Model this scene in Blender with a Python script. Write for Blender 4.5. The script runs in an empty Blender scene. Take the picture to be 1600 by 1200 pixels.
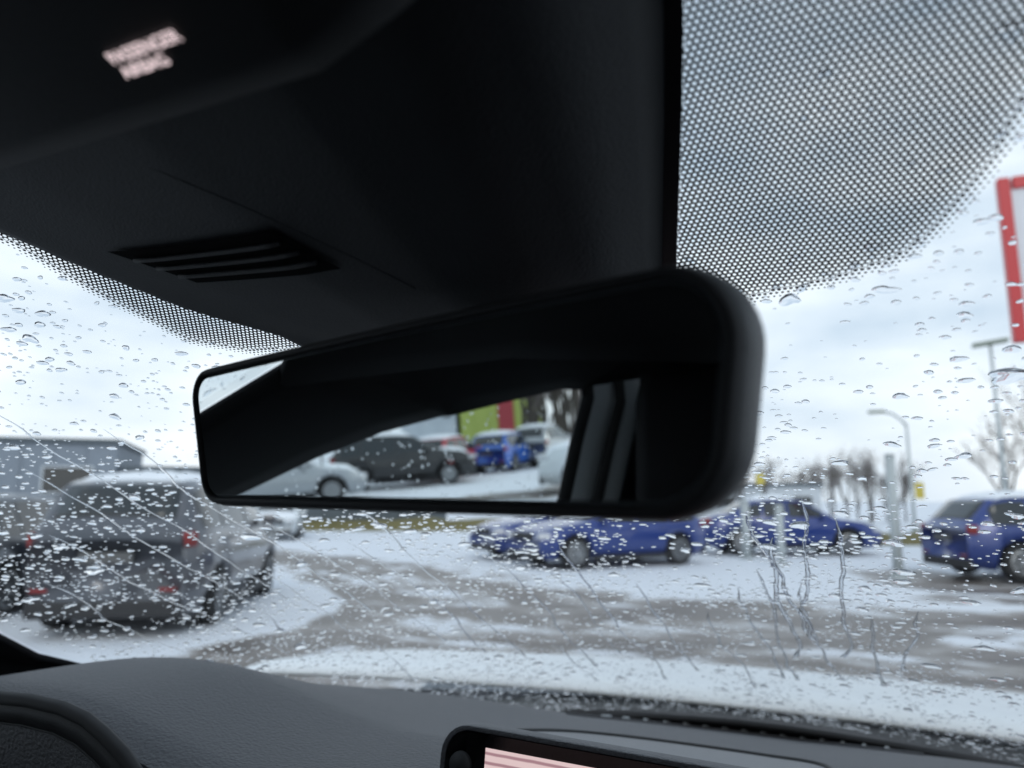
import bpy, bmesh, math, random
import numpy as np
from math import sin, cos, radians, sqrt, pi, hypot, atan2
from mathutils import Vector, Matrix
rng = np.random.default_rng(7); random.seed(7)
sc = bpy.context.scene; COL = sc.collection
# ------------------------------------------------------------------ camera
CAM = Vector((0.13, 0.0, 1.38))
cd = bpy.data.cameras.new('camera'); cam = bpy.data.objects.new('camera', cd); COL.objects.link(cam)
cam.location = CAM; cam.rotation_euler = (radians(99.0), 0, radians(25.0))
cd.sensor_width = 36; cd.lens = 25.875; cd.clip_start = .01; cd.clip_end = 2000
cd.dof.use_dof = True; cd.dof.focus_distance = .40; cd.dof.aperture_fstop = 7.2
sc.camera = cam
# ------------------------------------------------------------------ world and sun (overcast winter day)
w = bpy.data.worlds.new('World'); sc.world = w; w.use_nodes = True
nt = w.node_tree; nt.nodes.clear()
def N(t, typ, **kw):
    n = t.nodes.new(typ)
    for k, v in kw.items(): setattr(n, k, v)
    return n
SUN_EL, SUN_AZ = radians(32), radians(150)      # direction the light comes from, clockwise from +Y
sky = N(nt, 'ShaderNodeTexSky', sky_type='NISHITA', sun_disc=False, sun_elevation=SUN_EL, sun_rotation=SUN_AZ, air_density=1.4, dust_density=4.0, ozone_density=1.5)
hsv = N(nt, 'ShaderNodeHueSaturation'); hsv.inputs['Saturation'].default_value = .30
tc = N(nt, 'ShaderNodeTexCoord'); mp = N(nt, 'ShaderNodeMapping'); mp.inputs['Scale'].default_value = (1.2, 1.2, 3.4); mp.inputs['Location'].default_value = (.4, .3, .1)
cl = N(nt, 'ShaderNodeTexNoise'); cl.inputs['Scale'].default_value = 1.7; cl.inputs['Detail'].default_value = 6; cl.inputs['Roughness'].default_value = .5
cr = N(nt, 'ShaderNodeValToRGB'); cr.color_ramp.elements[0].position = .43; cr.color_ramp.elements[0].color = (4.7, 5.75, 7.0, 1)
cr.color_ramp.elements[1].position = .68; cr.color_ramp.elements[1].color = (8.9, 9.4, 10.0, 1)
mx = N(nt, 'ShaderNodeMix', data_type='RGBA'); mx.inputs['Factor'].default_value = .86
bg = N(nt, 'ShaderNodeBackground'); bg.inputs['Strength'].default_value = .14
wo = N(nt, 'ShaderNodeOutputWorld')
nt.links.new(sky.outputs[0], hsv.inputs['Color']); nt.links.new(tc.outputs['Generated'], mp.inputs[0]); nt.links.new(mp.outputs[0], cl.inputs['Vector'])
sxyz = N(nt, 'ShaderNodeSeparateXYZ'); nt.links.new(tc.outputs['Generated'], sxyz.inputs[0])
hz = N(nt, 'ShaderNodeMapRange'); hz.inputs['From Min'].default_value = .02; hz.inputs['From Max'].default_value = .5; hz.inputs['To Min'].default_value = .13; hz.inputs['To Max'].default_value = -.06; nt.links.new(sxyz.outputs['Z'], hz.inputs[0])
hs = N(nt, 'ShaderNodeMath', operation='ADD'); nt.links.new(cl.outputs['Fac'], hs.inputs[0]); nt.links.new(hz.outputs[0], hs.inputs[1])   # overcast is paler low down, all round
nt.links.new(hs.outputs[0], cr.inputs[0]); nt.links.new(hsv.outputs[0], mx.inputs['A']); nt.links.new(cr.outputs[0], mx.inputs['B'])
nt.links.new(mx.outputs['Result'], bg.inputs[0]); nt.links.new(bg.outputs[0], wo.inputs[0])
sl = bpy.data.lights.new('sun', 'SUN'); sun = bpy.data.objects.new('sun', sl); COL.objects.link(sun)
sl.energy = .7; sl.angle = radians(25); sl.color = (1, .96, .9)
sun.rotation_euler = Vector((-sin(SUN_AZ)*cos(SUN_EL), -cos(SUN_AZ)*cos(SUN_EL), -sin(SUN_EL))).to_track_quat('-Z', 'Y').to_euler()
vs = sc.view_settings; vs.view_transform = 'Standard'; vs.look = 'None'; vs.exposure = 0.06; vs.gamma = 1
cy = sc.cycles; cy.max_bounces = 14; cy.transmission_bounces = 10; cy.transparent_max_bounces = 24; cy.glossy_bounces = 6; cy.diffuse_bounces = 4
cy.use_denoising = True; cy.caustics_refractive = True; cy.caustics_reflective = False
cy.sample_clamp_indirect = 6.0

# ------------------------------------------------------------------ helpers
def mat(name, col, rough=.6, metal=0, noise=0, scale=20, bump=0, bscale=None, spec=.5, coat=0, emit=None):
    m = bpy.data.materials.new(name); m.use_nodes = True; t = m.node_tree; b = t.nodes['Principled BSDF']
    b.inputs['Base Color'].default_value = (*col, 1); b.inputs['Roughness'].default_value = rough; b.inputs['Metallic'].default_value = metal
    b.inputs['Specular IOR Level'].default_value = spec; b.inputs['Coat Weight'].default_value = coat
    if emit: b.inputs['Emission Color'].default_value = (*emit[0], 1); b.inputs['Emission Strength'].default_value = emit[1]
    co = N(t, 'ShaderNodeTexCoord')
    if noise:
        n = N(t, 'ShaderNodeTexNoise'); n.inputs['Scale'].default_value = scale; n.inputs['Detail'].default_value = 6
        t.links.new(co.outputs['Object'], n.inputs['Vector'])
        r = N(t, 'ShaderNodeMapRange'); r.inputs['To Min'].default_value = 1-noise; r.inputs['To Max'].default_value = 1+noise
        t.links.new(n.outputs['Fac'], r.inputs['Value'])
        v = N(t, 'ShaderNodeVectorMath', operation='SCALE'); v.inputs[0].default_value = col
        t.links.new(r.outputs[0], v.inputs['Scale']); t.links.new(v.outputs[0], b.inputs['Base Color'])
    if bump:
        n2 = N(t, 'ShaderNodeTexNoise'); n2.inputs['Scale'].default_value = bscale or scale; n2.inputs['Detail'].default_value = 4
        t.links.new(co.outputs['Object'], n2.inputs['Vector'])
        bp = N(t, 'ShaderNodeBump'); bp.inputs['Strength'].default_value = bump; bp.inputs['Distance'].default_value = .002
        t.links.new(n2.outputs['Fac'], bp.inputs['Height']); t.links.new(bp.outputs[0], b.inputs['Normal'])
    return m
def thin_glass(name, tint):
    m = bpy.data.materials.new(name); m.use_nodes = True; t = m.node_tree; t.nodes.clear()
    tr = N(t, 'ShaderNodeBsdfTransparent'); tr.inputs[0].default_value = (*tint, 1)
    gl = N(t, 'ShaderNodeBsdfGlossy'); gl.inputs['Roughness'].default_value = .0
    lw = N(t, 'ShaderNodeLayerWeight'); p = N(t, 'ShaderNodeMath', operation='POWER'); p.inputs[1].default_value = 4.5
    k = N(t, 'ShaderNodeMath', operation='MULTIPLY_ADD'); k.inputs[1].default_value = .6; k.inputs[2].default_value = .035
    mxs = N(t, 'ShaderNodeMixShader'); o = N(t, 'ShaderNodeOutputMaterial')
    t.links.new(lw.outputs['Facing'], p.inputs[0]); t.links.new(p.outputs[0], k.inputs[0]); t.links.new(k.outputs[0], mxs.inputs[0])
    t.links.new(tr.outputs[0], mxs.inputs[1]); t.links.new(gl.outputs[0], mxs.inputs[2]); t.links.new(mxs.outputs[0], o.inputs[0])
    return m
def water(name):
    m = bpy.data.materials.new(name); m.use_nodes = True; t = m.node_tree; t.nodes.clear()
    g = N(t, 'ShaderNodeBsdfGlass'); g.inputs['IOR'].default_value = 1.333; g.inputs['Roughness'].default_value = 0; g.inputs['Color'].default_value = (.985, .99, 1, 1)
    o = N(t, 'ShaderNodeOutputMaterial'); t.links.new(g.outputs[0], o.inputs[0]); return m
def tag(o, label=None, cat=None, group=None, kind=None):
    for k, v in (('label', label), ('category', cat), ('group', group), ('kind', kind)):
        if v: o[k] = v
    return o
def mesh(name, V, Fc, m=None, parent=None, smooth=False, edges=()):
    me = bpy.data.meshes.new(name); me.from_pydata([tuple(map(float, v)) for v in V], list(edges), [tuple(map(int, f)) for f in Fc]); me.update()
    if smooth: me.polygons.foreach_set('use_smooth', [True]*len(me.polygons))
    if m: me.materials.append(m)
    return link(name, me, parent)
def link(name, me, parent=None):
    o = bpy.data.objects.new(name, me); COL.objects.link(o)
    if parent: o.parent = parent
    return o
def empty(name, loc=(0, 0, 0), rz=0):
    o = bpy.data.objects.new(name, None); COL.objects.link(o); o.location = loc; o.rotation_euler = (0, 0, rz); o.empty_display_size = .1; return o
def grid_faces(nu, nv, closed=False):
    out = []
    for i in range(nu-1):
        for j in range(nv if closed else nv-1):
            k = (j+1) % nv; out.append((i*nv+j, i*nv+k, (i+1)*nv+k, (i+1)*nv+j))
    return out
class MB:
    def __init__(s): s.v = []; s.f = []
    def add(s, V, Fc):
        o = len(s.v); s.v += [tuple(v) for v in V]; s.f += [tuple(i+o for i in f) for f in Fc]; return s
    def box(s, c, d, rot=None, bev=0):
        bm = bmesh.new(); bmesh.ops.create_cube(bm, size=1); bmesh.ops.scale(bm, vec=d, verts=bm.verts)
        if bev: bmesh.ops.bevel(bm, geom=bm.edges[:], offset=bev, segments=2, affect='EDGES', profile=.6)
        if rot is not None: bmesh.ops.transform(bm, matrix=rot.to_4x4(), verts=bm.verts)
        bm.verts.index_update(); V = [v.co+Vector(c) for v in bm.verts]; Fc = [[v.index for v in f.verts] for f in bm.faces]; bm.free(); return s.add(V, Fc)
    def tube(s, pts, rad, n=8, cap=True):
        pts = [Vector(p) for p in pts]; V = []; R = rad if hasattr(rad, '__len__') else [rad]*len(pts)
        a = None
        for i, p in enumerate(pts):
            d = (pts[min(i+1, len(pts)-1)]-pts[max(i-1, 0)]).normalized()
            if a is None: a = d.orthogonal().normalized()
            a = (a-d*a.dot(d)).normalized(); b = d.cross(a)
            V += [p+(a*cos(2*pi*k/n)+b*sin(2*pi*k/n))*R[i] for k in range(n)]
        Fc = grid_faces(len(pts), n, True)
        if cap: Fc += [tuple(range(n))[::-1], tuple(range((len(pts)-1)*n, len(pts)*n))]
        return s.add(V, Fc)
    def build(s, name, m=None, parent=None, smooth=False): return mesh(name, s.v, s.f, m, parent, smooth)
def solid(o, t, off=0):
    md = o.modifiers.new('thickness', 'SOLIDIFY'); md.thickness = t; md.offset = off; return o
def bevel(o, wd, seg=3):
    md = o.modifiers.new('edge', 'BEVEL'); md.width = wd; md.segments = seg; md.limit_method = 'ANGLE'; return o
def strip(name, P, Q, m, parent, n=1, th=.012, smooth=True):
    V = []
    for p, q in zip(P, Q):
        p, q = Vector(p), Vector(q); V += [p.lerp(q, k/n) for k in range(n+1)]
    return solid(mesh(name, V, grid_faces(len(P), n+1), m, parent, smooth), th)

# ------------------------------------------------------------------ materials
M = {}
M['trim'] = mat('black_trim_plastic', (.018, .0195, .022), .62, noise=.12, scale=60, bump=.25, bscale=900)
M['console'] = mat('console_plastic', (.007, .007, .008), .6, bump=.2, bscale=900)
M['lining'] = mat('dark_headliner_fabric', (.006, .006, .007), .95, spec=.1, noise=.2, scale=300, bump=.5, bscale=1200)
M['dash'] = mat('grained_dash_skin', (.056, .057, .064), .55, noise=.10, scale=9, bump=.9, bscale=420)
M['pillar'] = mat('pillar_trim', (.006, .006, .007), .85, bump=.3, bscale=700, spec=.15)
M['gloss'] = mat('gloss_black', (.006, .006, .007), .12)
M['rubber'] = mat('black_rubber', (.012, .012, .013), .7)
M['shell'] = mat('mirror_shell_plastic', (.02, .021, .023), .42, bump=.25, bscale=1500)
M['silvering'] = mat('mirror_silvering', (.86, .90, .89), .0, metal=1)
M['glass_edge'] = mat('mirror_glass_edge', (.10, .11, .115), .15)
M['frit'] = mat('black_ceramic_frit', (.006, .006, .009), .35)
M['slot_shade'] = mat('slot_shade_black', (.003, .003, .003), .95, spec=.1)  # near-black colour standing for the shade inside the vent slots
M['pane'] = thin_glass('windscreen_glass', (.93, .955, .95)); M['side_pane'] = thin_glass('side_window_glass', (.92, .95, .94))
M['water'] = water('rain_water')
M['fabric'] = mat('seat_fabric', (.008, .008, .009), .95, spec=.1, bump=.4, bscale=500)
M['seal'] = mat('grey_door_trim', (.36, .385, .40), .6, bump=.3, bscale=600)
M['indicator'] = mat('lit_indicator', (.1, .08, .08), .5, emit=((1, .80, .82), 1.1))
M['hood'] = mat('white_snowy_hood', (.78, .81, .83), .45, noise=.10, scale=45, bump=.6, bscale=150)
M['tyre'] = mat('tyre_rubber', (.015, .015, .016), .85); M['rim'] = mat('alloy_rim', (.30, .31, .32), .35, metal=.9)
M['carglass'] = mat('car_window_glass', (.012, .016, .018), .05, spec=.8)
M['dark'] = mat('dark_plastic', (.018, .018, .02), .6)
M['snow'] = mat('snow', (.80, .83, .87), .8, noise=.08, scale=6, bump=.4, bscale=30)
M['red_lens'] = mat('red_lamp_lens', (.22, .02, .02), .15); M['clear_lens'] = mat('clear_lamp_lens', (.55, .57, .6), .1)
M['plate'] = mat('dark_number_plate', (.09, .09, .09), .4)  # plate toned down to an even dark grey
M['galv'] = mat('galvanised_steel', (.30, .33, .33), .5, metal=.35, noise=.15, scale=8)
M['lamp_pole'] = mat('pale_lamp_pole', (.42, .46, .47), .5, noise=.1, scale=6)
M['lamp_head'] = mat('lamp_head_green_grey', (.20, .23, .18), .5)
M['yellow'] = mat('yellow_plate', (.55, .45, .08), .5)
M['sign_red'] = mat('sign_red', (.50, .03, .035), .4); M['sign_white'] = mat('sign_panel', (.62, .63, .66), .4, noise=.05, scale=2)
M['bark'] = mat('bark', (.07, .06, .05), .9, noise=.3, scale=5); M['twig'] = mat('twigs', (.13, .11, .10), .9, noise=.3, scale=2)
M['grass'] = mat('dry_grass', (.15, .13, .05), .9, noise=.4, scale=1.5)
def paint(name, c, metal=.1): return mat(name, c, .28, metal=metal, noise=.06, scale=3, coat=.7)
M['grey_paint'] = paint('grey_car_paint', (.10, .104, .118), .5); M['blue_paint'] = paint('blue_car_paint', (.012, .036, .19), .15)
M['bright_blue'] = paint('bright_blue_paint', (.01, .09, .42)); M['white_paint'] = paint('white_car_paint', (.62, .66, .68)); M['silver_paint'] = paint('silver_car_paint', (.36, .38, .40), .5)
M['black_paint'] = paint('black_car_paint', (.016, .016, .017)); M['red_paint'] = paint('red_car_paint', (.42, .015, .03)); M['navy_paint'] = paint('dark_car_paint', (.03, .035, .05))
M['wall_blue'] = mat('blue_grey_cladding', (.20, .235, .28), .6, noise=.05, scale=.6); M['wall_dark'] = mat('dark_cladding', (.085, .105, .12), .6, noise=.08, scale=.5)
M['wall_white'] = mat('pale_cladding', (.52, .56, .60), .6, noise=.04, scale=.5); M['wall_green'] = mat('lime_green_cladding', (.36, .42, .10), .6, noise=.05, scale=.5); M['wall_red'] = mat('red_panel', (.34, .04, .05), .5)

# ------------------------------------------------------------------ ground: one sheet of snow with slush lanes
def seg_dist(px, py, poly, closed=False):
    d = np.full(px.shape, 1e9); n = len(poly)
    for i in range(n if closed else n-1):
        ax, ay = poly[i]; bx, by = poly[(i+1) % n]; dx, dy = bx-ax, by-ay
        t = np.clip(((px-ax)*dx+(py-ay)*dy)/(dx*dx+dy*dy+1e-12), 0, 1)
        d = np.minimum(d, np.hypot(px-ax-t*dx, py-ay-t*dy))
    return d
def inside(px, py, poly):
    r = np.zeros(px.shape, bool); n = len(poly)
    for i in range(n):
        ax, ay = poly[i]; bx, by = poly[(i+1) % n]
        c = ((ay > py) != (by > py)) & (px < (bx-ax)*(py-ay)/((by-ay) or 1e-12)+ax); r ^= c
    return r
def sdist(px, py, poly): d = seg_dist(px, py, poly, True); return np.where(inside(px, py, poly), d, -d)
def vnoise(x, y, f, seed):
    r = np.random.default_rng(seed).random((64, 64)); x, y = x*f, y*f
    xi, yi = np.floor(x).astype(int), np.floor(y).astype(int); u, v = x-xi, y-yi; u = u*u*(3-2*u); v = v*v*(3-2*v)
    a = r[xi % 64, yi % 64]; b = r[(xi+1) % 64, yi % 64]; c = r[xi % 64, (yi+1) % 64]; d = r[(xi+1) % 64, (yi+1) % 64]
    return a*(1-u)*(1-v)+b*u*(1-v)+c*(1-u)*v+d*u*v
def build_ground():
    xs = np.concatenate([[-900, -400, -200, -110, -70, -50], np.linspace(-40, -14, 80), np.linspace(-13.9, 10, 320), np.linspace(10.5, 25, 20), [40, 80, 180, 400, 900]])
    ys = np.concatenate([[-900, -400, -200, -110, -70, -50], np.linspace(-38, 2, 100), np.linspace(2.1, 22, 270), np.linspace(22.5, 42, 40), [60, 100, 180, 400, 900]])
    X, Y = np.meshgrid(xs, ys, indexing='ij')
    wob = (vnoise(X, Y, .35, 1)-.5)*1.8+(vnoise(X, Y, .9, 2)-.5)*.8
    lane = [(14, 11.5), (5, 11), (2, 10.4), (-.5, 9.6), (-3, 9.4), (-5.5, 10.6), (-8.5, 12.6), (-12, 13.9), (-18, 15.8), (-30, 19)]
    m1 = 1.75-seg_dist(X, Y, lane)+wob*.45
    m2 = sdist(X, Y, [(-5.6, 3.2), (-6.4, 6.0), (-7.4, 8.6), (-8.2, 10.6), (-6.0, 11.6), (-3.2, 10.9), (0, 11.5), (1, 13), (4, 13.6), (6, 12), (6, 3)])+wob*.35
    m3 = 1.3-seg_dist(X, Y, [(4, 14), (1.5, 14.6), (1.2, 16)])+wob*.3
    wet = np.clip(np.maximum(np.maximum(m1, m2), m3)/.7+.35, 0, 1)
    isl = sdist(X, Y, [(-10.5, 4), (-10.5, 10.6), (-9.2, 10.5), (-7.6, 9.7), (-6.5, 8.7), (-5.9, 7.7), (-5.6, 6.7), (-5.6, 5.8), (-5.9, 4.8), (-6, 2.5)])
    wet = np.where(isl > 0, wet*np.clip(.5-isl/.30, 0, 1), wet)
    # wheel tracks: thin ridges of left snow following the lane
    dl = seg_dist(X, Y, lane); d2 = seg_dist(X, Y, [(9, 9), (3, 9.6), (0, 11.2), (-3, 12.0), (-6, 13)]); d3 = seg_dist(X, Y, [(9, 6.5), (3, 8), (-1, 8.4), (-5, 8.0)])
    more = [seg_dist(X, Y, q) for q in ([(10, 12.6), (4, 12.2), (1, 12.2), (-2, 11.4), (-6, 11.4), (-11, 14.4)], [(10, 8), (5, 8.8), (1, 9.9), (-3, 10.4), (-7, 12.6)], [(9, 5), (4, 7.2), (0, 7.3), (-4, 7.0), (-4.6, 9), (-7.5, 11.8)], [(6, 10.4), (2, 9.2), (-1.5, 8.9), (-4.4, 8.7), (-6.4, 10.3)], [(5, 6.2), (0, 6.1), (-4, 5.6)])]
    rid = np.maximum.reduce([np.exp(-(q/.13)**2)*.95 for q in more]+[np.exp(-((q-.42)/.10)**2)*.7 for q in more]+[np.exp(-((dl-1.15)/.16)**2), np.exp(-((d2-.55)/.14)**2)*.9, np.exp(-((d3-.5)/.16)**2)*.9, np.exp(-((d3+.1)/.16)**2)*.5])*np.clip(vnoise(X, Y, .8, 5)*2.4-.5, 0, 1)*np.clip(vnoise(X, Y, 3.2, 6)*1.6-.1, .2, 1)
    wet = np.clip(wet-rid*.95, 0, 1)
    lot = np.clip(vnoise(X, Y, .3, 9)*1.7-.75, 0, 1)*(Y < 1)*.6+np.clip(1.6-np.abs(X+14+.25*(Y+8)), 0, 1)*(Y < 1)*.6
    wet = np.clip(wet+lot, 0, 1)
    near = ((X > -40) & (X < 25) & (Y > -38) & (Y < 42))
    Z = near*((1-wet)*.045*(vnoise(X, Y, 1.1, 3)*.7+.5)+wet*.02*vnoise(X, Y, 3.1, 4)+rid*.035)-.03
    nu, nv = X.shape
    o = mesh('ground', np.stack([X, Y, Z], -1).reshape(-1, 3), grid_faces(nu, nv), None, None, True)
    a = o.data.attributes.new('wet', 'FLOAT', 'POINT'); a.data.foreach_set('value', wet.reshape(-1).astype('f'))
    m = bpy.data.materials.new('snow_and_slush'); m.use_nodes = True; t = m.node_tree; b = t.nodes['Principled BSDF']
    at = N(t, 'ShaderNodeAttribute', attribute_name='wet'); co = N(t, 'ShaderNodeTexCoord')
    n1 = N(t, 'ShaderNodeTexNoise'); n1.inputs['Scale'].default_value = 1.0; n1.inputs['Detail'].default_value = 8; n1.inputs['Roughness'].default_value = .65
    n2 = N(t, 'ShaderNodeTexNoise'); n2.inputs['Scale'].default_value = 7; n2.inputs['Detail'].default_value = 5
    mpv = N(t, 'ShaderNodeMapping'); mpv.inputs['Scale'].default_value = (.55, 1.3, 1); mpv.inputs['Rotation'].default_value = (0, 0, radians(20))
    t.links.new(co.outputs['Object'], mpv.inputs[0]); t.links.new(mpv.outputs[0], n1.inputs['Vector']); t.links.new(co.outputs['Object'], n2.inputs['Vector'])
    ad = N(t, 'ShaderNodeMath', operation='MULTIPLY_ADD'); ad.inputs[1].default_value = 3.4; ad.inputs[2].default_value = -1.95; t.links.new(n1.outputs['Fac'], ad.inputs[0])
    su = N(t, 'ShaderNodeMath', operation='ADD', use_clamp=True); t.links.new(at.outputs['Fac'], su.inputs[0]); t.links.new(ad.outputs[0], su.inputs[1])
    mu = N(t, 'ShaderNodeMath', operation='MULTIPLY', use_clamp=True); t.links.new(su.outputs[0], mu.inputs[0])
    gate = N(t, 'ShaderNodeMapRange'); gate.inputs['From Min'].default_value = .02; gate.inputs['From Max'].default_value = .3; t.links.new(at.outputs['Fac'], gate.inputs[0]); t.links.new(gate.outputs[0], mu.inputs[1])
    rp = N(t, 'ShaderNodeValToRGB'); e = rp.color_ramp.elements; e[0].position = .12; e[0].color = (.72, .75, .80, 1); e[1].position = .95; e[1].color = (.10, .080, .068, 1)
    x = e.new(.45); x.color = (.36, .34, .325, 1); x = e.new(.7); x.color = (.185, .160, .145, 1)
    t.links.new(mu.outputs[0], rp.inputs[0]); t.links.new(rp.outputs[0], b.inputs['Base Color'])
    rr = N(t, 'ShaderNodeMapRange'); rr.inputs['To Min'].default_value = .85; rr.inputs['To Max'].default_value = .32; t.links.new(mu.outputs[0], rr.inputs[0]); t.links.new(rr.outputs[0], b.inputs['Roughness'])
    bp = N(t, 'ShaderNodeBump'); bp.inputs['Strength'].default_value = .5; bp.inputs['Distance'].default_value = .05; t.links.new(n2.outputs['Fac'], bp.inputs['Height']); t.links.new(bp.outputs[0], b.inputs['Normal'])
    o.data.materials.append(m); tag(o, 'snow covered car park ground with brown slush tracks', 'ground', kind='structure')
build_ground()
def verge(name, P, h, label):
    V = []
    for i, (x, y) in enumerate(P):
        a = P[max(i-1, 0)]; b = P[min(i+1, len(P)-1)]; d = Vector((b[0]-a[0], b[1]-a[1], 0)).normalized(); nn = Vector((-d.y, d.x, 0))
        for k, (s, z) in enumerate(((-1.6, -.06), (-.8, .6), (0, 1), (.8, .7), (1.6, -.06))): V.append(Vector((x, y, z*h*(.8+.4*random.random())))+nn*s*(.85+.3*random.random()))
    o = mesh(name, V, grid_faces(len(P), 5), M['grass'], None, True); tag(o, label, 'verge', kind='structure')
verge('grass_bank', [(-24+i*.8, 28.4+i*.3) for i in range(20)], .55, 'low dry olive grass bank beyond the snow')
verge('grass_verge', [(-6+i*.8, 24.5+i*.35) for i in range(22)], .35, 'dry olive grass verge behind the parked blue cars')

# ------------------------------------------------------------------ parked cars
def _tyre():
    r, wd = .33, .21; prof = [(-.5, .62), (-.5, .90), (-.42, .97), (-.2, 1), (.2, 1), (.42, .97), (.5, .90), (.5, .62)]; n = 26; V = []
    for a in range(n):
        for (y, q) in prof: V.append((cos(2*pi*a/n)*q*r, y*wd, sin(2*pi*a/n)*q*r))
    V2 = V; return V2, grid_faces(n, len(prof))+[((n-1)*len(prof)+j, (n-1)*len(prof)+j+1, j+1, j) for j in range(len(prof)-1)]
def _rim():
    mb = MB(); r = .215; n = 26; V = []
    for a in range(n):
        c, s = cos(2*pi*a/n), sin(2*pi*a/n); V += [(c*r, .105, s*r), (c*r*.88, .112, s*r*.88), (c*r*.86, .05, s*r*.86), (c*.01, .045, s*.01)]
    mb.add(V, grid_faces(n, 4)+[((n-1)*4+j, (n-1)*4+j+1, j+1, j) for j in range(3)])
    for k in range(7):
        a = 2*pi*k/7; mb.box((cos(a)*.1, .09, sin(a)*.1), (.2, .025, .04), Matrix.Rotation(-a, 3, 'Y'))
    mb.tube([(0, .07, 0), (0, .112, 0)], .045, 10); return mb
_tv, _tf = _tyre(); TYRE = bpy.data.meshes.new('tyre'); TYRE.from_pydata(_tv, [], _tf); TYRE.polygons.foreach_set('use_smooth', [True]*len(_tf)); TYRE.materials.append(M['tyre'])
_r = _rim(); RIM = bpy.data.meshes.new('rim'); RIM.from_pydata(_r.v, [], _r.f); RIM.materials.append(M['rim'])
STY = {
 'hatch': dict(L=4.25, W=1.80, H=1.47, wb=2.62, top=[(0, .60), (.012, .66), (.03, .70), (.12, .955), (.18, .985), (.38, 1.0), (.52, .98), (.57, .945), (.73, .675), (.76, .655), (.88, .60), (.96, .52), (1, .40)], belt=.63, win=(.09, .70), splits=(.26, .46)),
 'suv': dict(L=4.45, W=1.86, H=1.64, wb=2.68, top=[(0, .60), (.012, .68), (.03, .72), (.09, .95), (.15, .985), (.36, 1.0), (.53, .98), (.58, .945), (.73, .70), (.76, .68), (.90, .62), (.97, .54), (1, .42)], belt=.645, win=(.07, .70), splits=(.22, .46)),
 'sedan': dict(L=4.5, W=1.80, H=1.44, wb=2.68, top=[(0, .55), (.02, .66), (.08, .70), (.15, .72), (.28, .95), (.36, .99), (.45, 1.0), (.54, .98), (.59, .94), (.74, .67), (.77, .65), (.90, .59), (.97, .50), (1, .40)], belt=.645, win=(.2, .71), splits=(.33, .47)),
}
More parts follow.
